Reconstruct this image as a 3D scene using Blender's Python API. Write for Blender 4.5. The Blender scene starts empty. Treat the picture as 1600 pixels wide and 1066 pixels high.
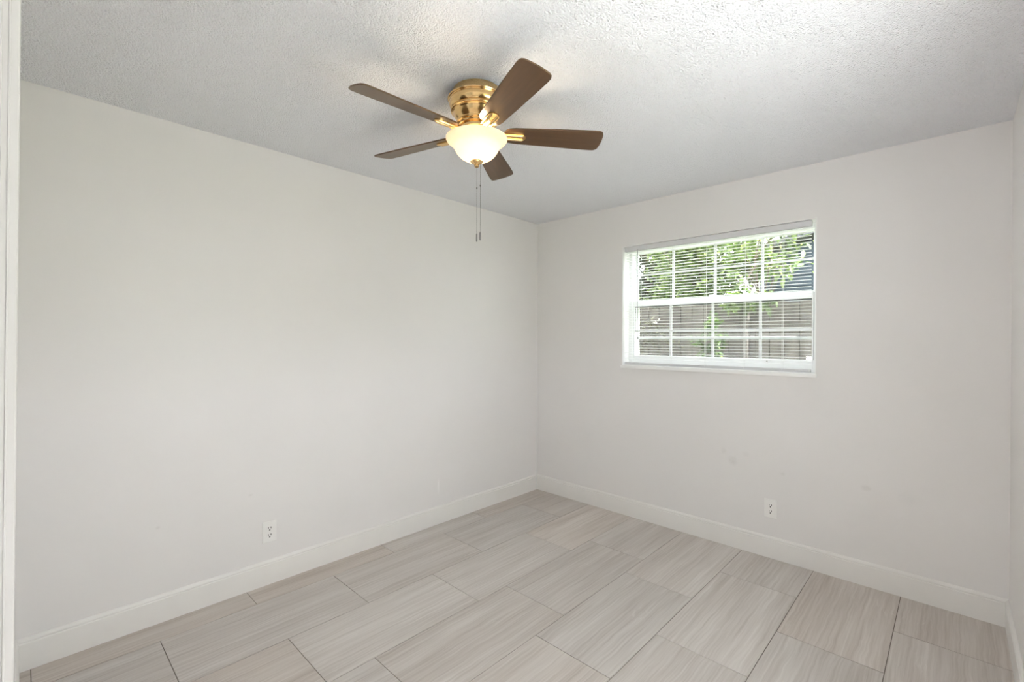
import bpy, bmesh, math, random
from mathutils import Vector, Matrix

# ------------------------------------------------------------------ camera, sky, sun, exposure
SC = bpy.context.scene
COL = SC.collection
R = math.radians

YAW, PITCH, ROLL = R(43.5702), R(-0.2334), R(0.2178)
CAM = Vector((2.789, 0.0, 1.3801))
fwd = Vector((-math.sin(YAW) * math.cos(PITCH), math.cos(YAW) * math.cos(PITCH), math.sin(PITCH)))
rgt = Vector((math.cos(YAW), math.sin(YAW), 0))
up = rgt.cross(fwd)
r2 = rgt * math.cos(ROLL) + up * math.sin(ROLL)
u2 = -rgt * math.sin(ROLL) + up * math.cos(ROLL)
cam_data = bpy.data.cameras.new('camera')
cam_data.sensor_fit = 'HORIZONTAL'
cam_data.sensor_width = 36.0
cam_data.lens = 36.0 * 726.97 / 1600.0
cam_data.clip_start = 0.02
cam = bpy.data.objects.new('camera', cam_data)
COL.objects.link(cam)
m = Matrix.Identity(4)
for i in range(3):
    m[i][0], m[i][1], m[i][2], m[i][3] = r2[i], u2[i], -fwd[i], CAM[i]
cam.matrix_world = m
SC.camera = cam

SKY_STRENGTH = 9.4
world = bpy.data.worlds.new('sky')
SC.world = world
world.use_nodes = True
wn, wl = world.node_tree.nodes, world.node_tree.links
bg = wn['Background']
tc = wn.new('ShaderNodeTexCoord')
sx = wn.new('ShaderNodeSeparateXYZ')
rampw = wn.new('ShaderNodeValToRGB')
rampw.color_ramp.elements[0].position = 0.0
rampw.color_ramp.elements[0].color = (0.95, 0.965, 1.0, 1)
rampw.color_ramp.elements[1].position = 0.6
rampw.color_ramp.elements[1].color = (0.93, 0.955, 1.0, 1)
wl.new(tc.outputs['Generated'], sx.inputs[0])
wl.new(sx.outputs['Z'], rampw.inputs[0])
wl.new(rampw.outputs[0], bg.inputs[0])
bg.inputs[1].default_value = SKY_STRENGTH

sun_data = bpy.data.lights.new('sun', 'SUN')
sun_data.energy = 50.0
sun_data.angle = R(1.5)
sun_data.color = (1.0, 0.98, 0.95)
sun = bpy.data.objects.new('sun', sun_data)
sun.rotation_euler = Vector((-0.50, -0.10, -0.86)).to_track_quat('-Z', 'Y').to_euler()
COL.objects.link(sun)

FAN_BULB = 240.0          # emission of the two bulbs inside the fan's bowl
HALL_FILL = 42.0         # emission of the added hall fill lamp's shade
HALL_FILL_TOP = 80.0          # added disc that sends fill light up from that shade

SC.view_settings.view_transform = 'Standard'
SC.view_settings.look = 'None'
SC.view_settings.exposure = -0.04
SC.view_settings.gamma = 1.0
SC.view_settings.use_curve_mapping = False
SC.cycles.max_bounces = 14
SC.cycles.diffuse_bounces = 8
SC.cycles.transparent_max_bounces = 16
SC.cycles.caustics_reflective = False
SC.cycles.caustics_refractive = False
SC.cycles.sample_clamp_indirect = 8.0

# ------------------------------------------------------------------ room dimensions (metres)
W, D, H = 2.9865, 3.2723, 2.44
FRONT = -0.024          # room side face of the front wall
T = 0.215               # outside wall thickness
WIN = (0.879, 2.188, 1.178, 2.1136)      # window in the back wall: x0, x1, z0, z1
ADDED_WIN = (0.50, 1.85, 0.85, 2.1136)        # added unseen window in the right wall for fill daylight: y0, y1, z0, z1
DOOR = (1.40, 2.86, 2.40)                # doorway the camera stands in: x0, x1, top
HALL = (-0.6, 4.4, -1.75)                # hall behind the doorway: x0, x1, far y


# ------------------------------------------------------------------ materials
def lin(r, g, b):
    f = lambda c: (c / 12.92) if c <= 0.04045 else ((c + 0.055) / 1.055) ** 2.4
    return (f(r / 255), f(g / 255), f(b / 255), 1)


def new_mat(name):
    mt = bpy.data.materials.new(name)
    mt.use_nodes = True
    nt = mt.node_tree
    return mt, nt, nt.nodes['Principled BSDF']


def simple(name, col, rough=0.5, metal=0.0, spec=0.5, noise=0.03, scale=30.0, bump=0.0, bscale=None):
    """Base colour with a little noise variation and an optional fine bump."""
    mt, nt, p = new_mat(name)
    N, L = nt.nodes, nt.links
    t = N.new('ShaderNodeTexCoord')
    n = N.new('ShaderNodeTexNoise')
    n.inputs['Scale'].default_value = scale
    n.inputs['Detail'].default_value = 3
    L.new(t.outputs['Object'], n.inputs['Vector'])
    rp = N.new('ShaderNodeValToRGB')
    a = tuple(max(0, c * (1 - noise)) for c in col[:3]) + (1,)
    b = tuple(min(1, c * (1 + noise)) for c in col[:3]) + (1,)
    rp.color_ramp.elements[0].position, rp.color_ramp.elements[1].position = 0.3, 0.7
    rp.color_ramp.elements[0].color, rp.color_ramp.elements[1].color = a, b
    L.new(n.outputs['Fac'], rp.inputs[0])
    L.new(rp.outputs[0], p.inputs['Base Color'])
    p.inputs['Roughness'].default_value = rough
    p.inputs['Metallic'].default_value = metal
    p.inputs['Specular IOR Level'].default_value = spec
    if bump:
        n2 = N.new('ShaderNodeTexNoise')
        n2.inputs['Scale'].default_value = bscale or scale
        n2.inputs['Detail'].default_value = 4
        L.new(t.outputs['Object'], n2.inputs['Vector'])
        bp = N.new('ShaderNodeBump')
        bp.inputs['Strength'].default_value = bump
        bp.inputs['Distance'].default_value = 0.002
        L.new(n2.outputs['Fac'], bp.inputs['Height'])
        L.new(bp.outputs[0], p.inputs['Normal'])
    return mt


WALL_COL = (0.780, 0.763, 0.752, 1)


def wall_material(name, marks=()):
    """Eggshell paint; marks = faint scuffs [(position, radii, strength)] that belong to the paint."""
    mt = simple(name, WALL_COL, rough=0.42, spec=0.35, noise=0.008, scale=3.0, bump=0.08, bscale=160)
    nt = mt.node_tree
    N, L = nt.nodes, nt.links
    p = N['Principled BSDF']
    src = p.inputs['Base Color'].links[0].from_socket
    geo = N.new('ShaderNodeNewGeometry')
    for k, (pos, rad, amt) in enumerate(marks):
        mp = N.new('ShaderNodeMapping')
        mp.vector_type = 'POINT'
        mp.inputs['Scale'].default_value = [1 / q for q in rad]
        mp.inputs['Location'].default_value = [-a / q for a, q in zip(pos, rad)]
        nz = N.new('ShaderNodeTexNoise')
        nz.inputs['Scale'].default_value = 60
        nz.inputs['Detail'].default_value = 2
        L.new(geo.outputs['Position'], nz.inputs['Vector'])
        ln = N.new('ShaderNodeVectorMath')
        ln.operation = 'LENGTH'
        L.new(geo.outputs['Position'], mp.inputs['Vector'])
        L.new(mp.outputs[0], ln.inputs[0])
        mr = N.new('ShaderNodeMapRange')
        mr.inputs['From Min'].default_value, mr.inputs['From Max'].default_value = 0.2, 1.0
        mr.inputs['To Min'].default_value, mr.inputs['To Max'].default_value = 1.0, 0.0
        L.new(ln.outputs['Value'], mr.inputs['Value'])
        mu = N.new('ShaderNodeMath')
        mu.operation = 'MULTIPLY'
        L.new(mr.outputs[0], mu.inputs[0])
        L.new(nz.outputs['Fac'], mu.inputs[1])
        mx = N.new('ShaderNodeMix')
        mx.data_type = 'RGBA'
        sc = N.new('ShaderNodeMath')
        sc.operation = 'MULTIPLY'
        sc.inputs[1].default_value = abs(amt)
        L.new(mu.outputs[0], sc.inputs[0])
        L.new(sc.outputs[0], mx.inputs['Factor'])
        L.new(src, mx.inputs['A'])
        mx.inputs['B'].default_value = (0.35, 0.33, 0.30, 1) if amt > 0 else (0.95, 0.94, 0.93, 1)
        src = mx.outputs['Result']
    L.new(src, p.inputs['Base Color'])
    return mt


def ceiling_material():
    mt, nt, p = new_mat('popcorn_ceiling')
    N, L = nt.nodes, nt.links
    p.inputs['Base Color'].default_value = (0.905, 0.915, 0.945, 1)
    p.inputs['Roughness'].default_value = 0.9
    p.inputs['Specular IOR Level'].default_value = 0.2
    t = N.new('ShaderNodeTexCoord')
    n1 = N.new('ShaderNodeTexNoise')
    n1.inputs['Scale'].default_value = 210
    n1.inputs['Detail'].default_value = 3
    n1.inputs['Roughness'].default_value = 0.6
    v = N.new('ShaderNodeTexVoronoi')
    v.inputs['Scale'].default_value = 150
    v2 = N.new('ShaderNodeTexVoronoi')                    # scattered deeper pits
    v2.inputs['Scale'].default_value = 60
    for q in (n1, v, v2):
        L.new(t.outputs['Object'], q.inputs['Vector'])
    pit = N.new('ShaderNodeMapRange')
    pit.inputs['From Min'].default_value, pit.inputs['From Max'].default_value = 0.10, 0.30
    pit.inputs['To Min'].default_value, pit.inputs['To Max'].default_value = -0.7, 0.0
    L.new(v2.outputs['Distance'], pit.inputs['Value'])
    m1 = N.new('ShaderNodeMath')
    m1.operation = 'MULTIPLY_ADD'
    m1.inputs[1].default_value = -1.0
    L.new(v.outputs['Distance'], m1.inputs[0])
    L.new(n1.outputs['Fac'], m1.inputs[2])
    m2 = N.new('ShaderNodeMath')
    m2.operation = 'ADD'
    L.new(m1.outputs[0], m2.inputs[0])
    L.new(pit.outputs[0], m2.inputs[1])
    bp = N.new('ShaderNodeBump')
    bp.inputs['Strength'].default_value = 0.9
    bp.inputs['Distance'].default_value = 0.007
    L.new(m2.outputs[0], bp.inputs['Height'])
    L.new(bp.outputs[0], p.inputs['Normal'])
    return mt


def tile_material():
    mt, nt, p = new_mat('vein_cut_porcelain')
    N, L = nt.nodes, nt.links
    at = N.new('ShaderNodeAttribute')
    at.attribute_name = 'tile'
    geo = N.new('ShaderNodeNewGeometry')
    # every tile reads its own stretch of stone
    off = N.new('ShaderNodeVectorMath')
    off.operation = 'MULTIPLY_ADD'
    off.inputs[1].default_value = (37, 53, 0)
    L.new(at.outputs['Color'], off.inputs[0])
    L.new(geo.outputs['Position'], off.inputs[2])
    # gentle sideways waver of the veins
    wv = N.new('ShaderNodeTexNoise')
    wv.inputs['Scale'].default_value = 7
    wv.inputs['Detail'].default_value = 4
    L.new(off.outputs[0], wv.inputs['Vector'])
    cen = N.new('ShaderNodeVectorMath')
    cen.operation = 'SUBTRACT'
    cen.inputs[1].default_value = (0.5, 0.5, 0.5)
    L.new(wv.outputs['Color'], cen.inputs[0])
    amp = N.new('ShaderNodeVectorMath')
    amp.operation = 'MULTIPLY_ADD'
    amp.inputs[1].default_value = (0.020, 0.01, 0)
    L.new(cen.outputs[0], amp.inputs[0])
    L.new(off.outputs[0], amp.inputs[2])

    def streak(sxx, syy, detail):
        mp = N.new('ShaderNodeMapping')
        mp.inputs['Scale'].default_value = (sxx, syy, 1)
        L.new(amp.outputs[0], mp.inputs['Vector'])
        nz = N.new('ShaderNodeTexNoise')
        nz.inputs['Scale'].default_value = 1
        nz.inputs['Detail'].default_value = detail
        nz.inputs['Roughness'].default_value = 0.6
        L.new(mp.outputs[0], nz.inputs['Vector'])
        return nz.outputs['Fac']
    broad, fine = streak(9, 0.6, 3), streak(95, 1.8, 5)
    mixf = N.new('ShaderNodeMath')
    mixf.operation = 'MULTIPLY_ADD'
    mixf.inputs[1].default_value = 0.55
    L.new(fine, mixf.inputs[0])
    hb = N.new('ShaderNodeMath')
    hb.operation = 'MULTIPLY'
    hb.inputs[1].default_value = 0.45
    L.new(broad, hb.inputs[0])
    L.new(hb.outputs[0], mixf.inputs[2])
    rp = N.new('ShaderNodeValToRGB')
    e = rp.color_ramp.elements
    e[0].position, e[0].color = 0.36, (0.432, 0.379, 0.337, 1)
    e[1].position, e[1].color = 0.64, (0.625, 0.582, 0.542, 1)
    q = e.new(0.50)
    q.color = (0.535, 0.484, 0.444, 1)
    L.new(mixf.outputs[0], rp.inputs[0])
    # thin pale crystalline veins here and there
    vein = streak(26, 1.6, 2)
    d5 = N.new('ShaderNodeMath')
    d5.operation = 'SUBTRACT'
    d5.inputs[1].default_value = 0.5
    L.new(vein, d5.inputs[0])
    ab = N.new('ShaderNodeMath')
    ab.operation = 'ABSOLUTE'
    L.new(d5.outputs[0], ab.inputs[0])
    vr = N.new('ShaderNodeMapRange')
    vr.inputs['From Min'].default_value, vr.inputs['From Max'].default_value = 0.0, 0.010
    vr.inputs['To Min'].default_value, vr.inputs['To Max'].default_value = 0.35, 0.0
    L.new(ab.outputs[0], vr.inputs['Value'])
    gate = N.new('ShaderNodeTexNoise')
    gate.inputs['Scale'].default_value = 3.2
    gate.inputs['Detail'].default_value = 2
    L.new(off.outputs[0], gate.inputs['Vector'])
    gr = N.new('ShaderNodeMapRange')
    gr.inputs['From Min'].default_value, gr.inputs['From Max'].default_value = 0.5, 0.66
    L.new(gate.outputs['Fac'], gr.inputs['Value'])
    vm = N.new('ShaderNodeMath')
    vm.operation = 'MULTIPLY'
    L.new(vr.outputs[0], vm.inputs[0])
    L.new(gr.outputs[0], vm.inputs[1])
    mx = N.new('ShaderNodeMix')
    mx.data_type = 'RGBA'
    L.new(vm.outputs[0], mx.inputs['Factor'])
    L.new(rp.outputs[0], mx.inputs['A'])
    mx.inputs['B'].default_value = (0.74, 0.71, 0.67, 1)
    # tile to tile shade
    hs = N.new('ShaderNodeHueSaturation')
    sep = N.new('ShaderNodeSeparateColor')
    L.new(at.outputs['Color'], sep.inputs[0])
    vv = N.new('ShaderNodeMapRange')
    vv.inputs['To Min'].default_value, vv.inputs['To Max'].default_value = 0.93, 1.07
    L.new(sep.outputs['Blue'], vv.inputs['Value'])
    L.new(vv.outputs[0], hs.inputs['Value'])
    sv = N.new('ShaderNodeMapRange')
    sv.inputs['To Min'].default_value, sv.inputs['To Max'].default_value = 0.75, 1.1
    L.new(sep.outputs['Red'], sv.inputs['Value'])
    L.new(sv.outputs[0], hs.inputs['Saturation'])
    L.new(mx.outputs['Result'], hs.inputs['Color'])
    L.new(hs.outputs[0], p.inputs['Base Color'])
    p.inputs['Roughness'].default_value = 0.42
    p.inputs['Specular IOR Level'].default_value = 0.4
    bp = N.new('ShaderNodeBump')
    bp.inputs['Strength'].default_value = 0.15
    bp.inputs['Distance'].default_value = 0.001
    L.new(fine, bp.inputs['Height'])
    L.new(bp.outputs[0], p.inputs['Normal'])
    return mt


def wood_material(name, c0, c1, rough=0.35, spec=0.5, scale=(3, 60, 60), coord='Object', coat=0.0):
    mt, nt, p = new_mat(name)
    N, L = nt.nodes, nt.links
    t = N.new('ShaderNodeTexCoord')
    mp = N.new('ShaderNodeMapping')
    mp.inputs['Scale'].default_value = scale
    L.new(t.outputs[coord], mp.inputs['Vector'])
    nz = N.new('ShaderNodeTexNoise')
    nz.inputs['Scale'].default_value = 1
    nz.inputs['Detail'].default_value = 6
    nz.inputs['Distortion'].default_value = 0.6
    L.new(mp.outputs[0], nz.inputs['Vector'])
    rp = N.new('ShaderNodeValToRGB')
    rp.color_ramp.elements[0].position, rp.color_ramp.elements[0].color = 0.3, c0
    rp.color_ramp.elements[1].position, rp.color_ramp.elements[1].color = 0.7, c1
    L.new(nz.outputs['Fac'], rp.inputs[0])
    L.new(rp.outputs[0], p.inputs['Base Color'])
    p.inputs['Roughness'].default_value = rough
    p.inputs['Specular IOR Level'].default_value = spec
    p.inputs['Coat Weight'].default_value = coat
    return mt


def glass_material():
    """Thin window pane: see-through with a Fresnel reflection."""
    mt, nt, p = new_mat('window_glass')
    N, L = nt.nodes, nt.links
    N.remove(p)
    out = N['Material Output']
    tr = N.new('ShaderNodeBsdfTransparent')
    tr.inputs[0].default_value = (0.96, 0.98, 0.97, 1)
    gl = N.new('ShaderNodeBsdfGlossy')
    gl.inputs['Roughness'].default_value = 0.02
    fr = N.new('ShaderNodeFresnel')
    geo = N.new('ShaderNodeNewGeometry')                # both faces of the pane reflect like air to glass
    io = N.new('ShaderNodeMapRange')
    io.inputs['To Min'].default_value, io.inputs['To Max'].default_value = 1.45, 1 / 1.45
    L.new(geo.outputs['Backfacing'], io.inputs['Value'])
    L.new(io.outputs[0], fr.inputs['IOR'])
    mx = N.new('ShaderNodeMixShader')
    L.new(fr.outputs[0], mx.inputs[0])
    L.new(tr.outputs[0], mx.inputs[1])
    L.new(gl.outputs[0], mx.inputs[2])
    L.new(mx.outputs[0], out.inputs['Surface'])
    return mt


def screen_material():
    """Fine grey insect mesh, too fine to model wire by wire."""
    mt, nt, p = new_mat('insect_screen')
    N, L = nt.nodes, nt.links
    p.inputs['Base Color'].default_value = (0.30, 0.30, 0.31, 1)
    p.inputs['Roughness'].default_value = 0.6
    out = N['Material Output']
    tr = N.new('ShaderNodeBsdfTransparent')
    t = N.new('ShaderNodeTexCoord')
    nz = N.new('ShaderNodeTexNoise')
    nz.inputs['Scale'].default_value = 300
    L.new(t.outputs['Object'], nz.inputs['Vector'])
    mr = N.new('ShaderNodeMapRange')
    mr.inputs['To Min'].default_value, mr.inputs['To Max'].default_value = 0.06, 0.16
    L.new(nz.outputs['Fac'], mr.inputs['Value'])
    mx = N.new('ShaderNodeMixShader')
    L.new(mr.outputs[0], mx.inputs[0])
    L.new(tr.outputs[0], mx.inputs[1])
    L.new(p.outputs[0], mx.inputs[2])
    L.new(mx.outputs[0], out.inputs['Surface'])
    return mt


def alabaster_material():
    mt, nt, p = new_mat('frosted_alabaster_glass')
    N, L = nt.nodes, nt.links
    out = N['Material Output']
    t = N.new('ShaderNodeTexCoord')
    nz = N.new('ShaderNodeTexNoise')
    nz.inputs['Scale'].default_value = 14
    nz.inputs['Detail'].default_value = 4
    nz.inputs['Distortion'].default_value = 1.5
    L.new(t.outputs['Object'], nz.inputs['Vector'])
    rp = N.new('ShaderNodeValToRGB')
    rp.color_ramp.elements[0].color = (0.95, 0.87, 0.74, 1)
    rp.color_ramp.elements[1].color = (0.97, 0.93, 0.85, 1)
    L.new(nz.outputs['Fac'], rp.inputs[0])
    L.new(rp.outputs[0], p.inputs['Base Color'])
    p.inputs['Roughness'].default_value = 0.35
    ts = N.new('ShaderNodeBsdfTranslucent')
    L.new(rp.outputs[0], ts.inputs['Color'])
    mx = N.new('ShaderNodeMixShader')
    mx.inputs[0].default_value = 0.66
    L.new(p.outputs[0], mx.inputs[1])
    L.new(ts.outputs[0], mx.inputs[2])
    L.new(mx.outputs[0], out.inputs['Surface'])
    return mt


def emissive(name, col, strength):
    mt, nt, p = new_mat(name)
    p.inputs['Base Color'].default_value = (0.9, 0.9, 0.9, 1)
    p.inputs['Emission Color'].default_value = col
    p.inputs['Emission Strength'].default_value = strength
    return mt


def leaf_material(name, c0, c1, trans=0.35):
    mt, nt, p = new_mat(name)
    N, L = nt.nodes, nt.links
    at = N.new('ShaderNodeAttribute')
    at.attribute_name = 'leaf'
    sep = N.new('ShaderNodeSeparateColor')
    L.new(at.outputs['Color'], sep.inputs[0])
    rp = N.new('ShaderNodeValToRGB')
    rp.color_ramp.elements[0].color = c0
    rp.color_ramp.elements[1].color = c1
    L.new(sep.outputs['Red'], rp.inputs[0])
    L.new(rp.outputs[0], p.inputs['Base Color'])
    p.inputs['Roughness'].default_value = 0.4
    ts = N.new('ShaderNodeBsdfTranslucent')
    L.new(rp.outputs[0], ts.inputs['Color'])
    mx = N.new('ShaderNodeMixShader')
    mx.inputs[0].default_value = trans
    L.new(p.outputs[0], mx.inputs[1])
    L.new(ts.outputs[0], mx.inputs[2])
    L.new(mx.outputs[0], N['Material Output'].inputs['Surface'])
    return mt


M = {}
M['wall'] = wall_material('greige_wall_paint')
M['wall_back'] = wall_material('greige_wall_paint_scuffed', [
    ((1.719, D, 0.573), (0.035, 0.02, 0.04), 0.3), ((1.66, D, 0.63), (0.02, 0.02, 0.03), 0.2),
    ((2.015, D, 0.543), (0.02, 0.02, 0.015), 0.28), ((2.432, D, 0.548), (0.03, 0.02, 0.02), 0.3),
    ((1.80, D, 0.63), (0.03, 0.02, 0.02), 0.12), ((2.62, D, 0.53), (0.06, 0.02, 0.05), 0.1)])
M['wall_left'] = wall_material('greige_wall_paint_touched_up', [
    ((0, 2.14, 0.278), (0.02, 0.012, 0.07), -0.8), ((0, 0.45, 0.46), (0.02, 0.012, 0.01), 0.3),
    ((0, 0.86, 0.52), (0.02, 0.014, 0.008), 0.35)])
M['wall_hall'] = simple('slate_grey_hall_paint', (0.36, 0.37, 0.38, 1), rough=0.5, noise=0.01, scale=3)
M['ceiling'] = ceiling_material()
M['tile'] = tile_material()
M['grout'] = simple('taupe_grout', (0.175, 0.15, 0.125, 1), rough=0.9, spec=0.2, noise=0.1, scale=60)
M['trim'] = simple('white_trim_paint', (0.80, 0.785, 0.76, 1), rough=0.35, spec=0.45, noise=0.01, scale=8)
M['door_trim'] = simple('shade_greyed_door_trim', (0.62, 0.61, 0.595, 1), rough=0.4, spec=0.35, noise=0.01, scale=8)  # trim paint greyed to stand in for dimmer light on the casing
M['sill'] = simple('white_window_trim', (0.90, 0.895, 0.885, 1), rough=0.35, noise=0.01, scale=8)
M['vinyl'] = simple('white_window_vinyl', (0.91, 0.915, 0.92, 1), rough=0.4, noise=0.01, scale=8)
M['dark_gap'] = simple('painted_gap_shade', (0.05, 0.05, 0.055, 1), rough=0.7, noise=0.1)  # dark colour standing in for shade under the rail and in sash gaps
M['screen_frame'] = simple('white_screen_frame', (0.75, 0.75, 0.75, 1), rough=0.5, noise=0.01)
M['slat'] = simple('white_blind_slat', (0.92, 0.925, 0.93, 1), rough=0.4, noise=0.01)
M['rail'] = simple('shade_greyed_blind_rail', (0.66, 0.66, 0.675, 1), rough=0.45, noise=0.01)  # white rails greyed, their backlit shade is put into the colour
M['muntin'] = simple('off_white_muntin', (0.70, 0.70, 0.71, 1), rough=0.5, noise=0.01)
M['cord'] = simple('white_blind_cord', (0.82, 0.82, 0.82, 1), rough=0.8, noise=0.03)
M['wand'] = simple('grey_clear_wand', (0.32, 0.33, 0.34, 1), rough=0.2, noise=0.03)
M['plastic'] = simple('white_outlet_plastic', (0.84, 0.83, 0.81, 1), rough=0.3, noise=0.01)
M['slot'] = simple('dark_outlet_slot', (0.03, 0.028, 0.025, 1), rough=0.6, noise=0.1)
M['steel'] = simple('screw_steel', (0.6, 0.6, 0.58, 1), rough=0.3, metal=1.0, noise=0.03)
M['brass'] = simple('polished_brass', (0.80, 0.555, 0.26, 1), rough=0.2, metal=1.0, noise=0.03, scale=12)
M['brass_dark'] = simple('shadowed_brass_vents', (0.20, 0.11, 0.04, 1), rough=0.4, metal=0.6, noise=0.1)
M['chain'] = simple('nickel_pull_chain', (0.30, 0.29, 0.28, 1), rough=0.35, metal=1.0, noise=0.05)
M['blade'] = wood_material('walnut_fan_blade', (0.024, 0.011, 0.005, 1), (0.062, 0.029, 0.012, 1), rough=0.36, spec=1.0, coat=0.35, scale=(4, 60, 60))
M['blade'].node_tree.nodes['Principled BSDF'].inputs['Coat Roughness'].default_value = 0.38
M['blade'].node_tree.nodes['Principled BSDF'].inputs['Coat Tint'].default_value = (1.0, 0.86, 0.66, 1)
M['blade'].node_tree.nodes['Principled BSDF'].inputs['Specular Tint'].default_value = (1.0, 0.74, 0.50, 1)
M['glass'] = glass_material()
M['screen'] = screen_material()
M['bowl'] = alabaster_material()
M['bulb'] = emissive('warm_lamp_bulb', (1.0, 0.80, 0.56, 1), FAN_BULB)
M['hall_fill_top'] = emissive('hall_fill_disc', (1.0, 0.985, 0.975, 1), HALL_FILL_TOP)  # glowing disc of the added hall lamp, lifts the ceiling
M['hall_fill'] = emissive('hall_fill_shade', (1.0, 0.985, 0.975, 1), HALL_FILL)  # glowing shade of the added hall lamp, fills the room
M['fence'] = wood_material('weathered_fence_boards', (0.045, 0.038, 0.034, 1), (0.115, 0.098, 0.088, 1), rough=0.85, spec=0.2, scale=(9, 9, 1.0))
M['bark'] = wood_material('tree_bark', (0.05, 0.04, 0.03, 1), (0.14, 0.11, 0.08, 1), rough=0.9, spec=0.2, scale=(20, 20, 4))
M['siding'] = simple('slate_blue_siding', (0.045, 0.062, 0.082, 1), rough=0.7, noise=0.06)
M['roofing'] = simple('grey_shingle_roof', (0.10, 0.10, 0.11, 1), rough=0.9, noise=0.15, scale=40)
M['fascia'] = simple('pale_fascia_board', (0.45, 0.50, 0.56, 1), rough=0.6, noise=0.03)
M['stucco'] = simple('pale_stucco', (0.55, 0.53, 0.50, 1), rough=0.9, noise=0.04, bump=0.3, bscale=80)
M['ground'] = simple('patchy_lawn', (0.10, 0.12, 0.05, 1), rough=0.95, spec=0.1, noise=0.35, scale=6)
M['concrete'] = simple('bounce_patio_concrete', (0.74, 0.735, 0.72, 1), rough=0.85, noise=0.05, scale=8)  # added reflector, kept pale to bounce daylight up to the ceiling
M['leaf_dark'] = leaf_material('dark_green_leaves', (0.018, 0.032, 0.012, 1), (0.066, 0.102, 0.028, 1), 0.25)
M['leaf_lime'] = leaf_material('lime_green_leaves', (0.060, 0.100, 0.025, 1), (0.225, 0.295, 0.085, 1), 0.4)
M['leaf_mid'] = leaf_material('mid_green_leaves', (0.040, 0.080, 0.016, 1), (0.136, 0.208, 0.040, 1), 0.35)
M['leaf_dry'] = leaf_material('dry_olive_leaves', (0.048, 0.044, 0.024, 1), (0.128, 0.128, 0.064, 1), 0.25)


# ------------------------------------------------------------------ mesh helpers
def add_box(bm, lo, hi):
    lo, hi = Vector(lo), Vector(hi)
    v = [bm.verts.new((x, y, z)) for x in (lo.x, hi.x) for y in (lo.y, hi.y) for z in (lo.z, hi.z)]
    for f in ((0, 1, 3, 2), (4, 6, 7, 5), (0, 4, 5, 1), (2, 3, 7, 6), (0, 2, 6, 4), (1, 5, 7, 3)):
        bm.faces.new([v[i] for i in f])
    return v


def add_lathe(bm, prof, n=48, center=(0, 0, 0), closed=False):
    cx, cy, cz = center
    rings = []
    for r, z in prof:
        if r < 1e-6:
            rings.append([bm.verts.new((cx, cy, cz + z))])
        else:
            rings.append([bm.verts.new((cx + r * math.cos(2 * math.pi * k / n), cy + r * math.sin(2 * math.pi * k / n), cz + z)) for k in range(n)])
    seq = list(zip(rings, rings[1:])) + ([(rings[-1], rings[0])] if closed else [])
    for a, b in seq:
        for k in range(n):
            j = (k + 1) % n
            if len(a) == 1 and len(b) == 1:
                continue
            if len(a) == 1:
                bm.faces.new((a[0], b[k], b[j]))
            elif len(b) == 1:
                bm.faces.new((a[k], b[0], a[j]))
            else:
                bm.faces.new((a[k], b[k], b[j], a[j]))


def add_tube(bm, pts, rads, n=8):
    pts = [Vector(p) for p in pts]
    if not isinstance(rads, (list, tuple)):
        rads = [rads] * len(pts)
    rings = []
    for i, p in enumerate(pts):
        d = (pts[min(i + 1, len(pts) - 1)] - pts[max(i - 1, 0)]).normalized()
        a = d.orthogonal().normalized()
        b = d.cross(a)
        rings.append([bm.verts.new(p + rads[i] * (a * math.cos(2 * math.pi * k / n) + b * math.sin(2 * math.pi * k / n))) for k in range(n)])
    for ra, rb in zip(rings, rings[1:]):
        best = min(range(n), key=lambda s: sum((ra[k].co - rb[(k + s) % n].co).length for k in range(0, n, 2)))
        for k in range(n):
            j = (k + 1) % n
            bm.faces.new((ra[k], ra[j], rb[(j + best) % n], rb[(k + best) % n]))
    bm.faces.new(rings[0][::-1])
    bm.faces.new(rings[-1])


def add_prism(bm, outline, z0, z1):
    a = [bm.verts.new((x, y, z0)) for x, y in outline]
    b = [bm.verts.new((x, y, z1)) for x, y in outline]
    bm.faces.new(a[::-1])
    bm.faces.new(b)
    n = len(a)
    for k in range(n):
        j = (k + 1) % n
        bm.faces.new((a[k], a[j], b[j], b[k]))


def obj(name, bm, mats, parent=None, smooth=False, bevel=0.0, segs=2, loc=None):
    bmesh.ops.recalc_face_normals(bm, faces=bm.faces)
    me = bpy.data.meshes.new(name)
    bm.to_mesh(me)
    bm.free()
    for mt in (mats if isinstance(mats, (list, tuple)) else [mats]):
        me.materials.append(mt)
    if smooth:
        me.polygons.foreach_set('use_smooth', [True] * len(me.polygons))
        me.update()
    o = bpy.data.objects.new(name, me)
    COL.objects.link(o)
    if parent:
        o.parent = parent
    if loc:
        o.location = loc
    if bevel:
        b = o.modifiers.new('bevel', 'BEVEL')
        b.width = bevel
        b.segments = segs
        b.limit_method = 'ANGLE'
        b.angle_limit = R(40)
    if smooth:
        try:
            es = o.modifiers.new('edges', 'EDGE_SPLIT')
            es.split_angle = R(38)
        except Exception:
            pass
    return o


def BM():
    return bmesh.new()


def boxes(name, lst, mat, parent=None, bevel=0.0, loc=None):
    bm = BM()
    for lo, hi in lst:
        add_box(bm, lo, hi)
    return obj(name, bm, mat, parent, bevel=bevel, loc=loc)


def struct(o):
    o['kind'] = 'structure'
    return o


def empty(name, loc, rz=0.0):
    o = bpy.data.objects.new(name, None)
    o.location = loc
    o.rotation_euler = (0, 0, rz)
    o.empty_display_size = 0.1
    COL.objects.link(o)
    return o


def tag(o, label, cat, group=None):
    o['label'] = label
    o['category'] = cat
    if group:
        o['group'] = group
    return o


def copy_tree(o, parent=None):
    c = o.copy()
    COL.objects.link(c)
    c.parent = parent
    for ch in o.children:
        copy_tree(ch, c)
    return c


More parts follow.
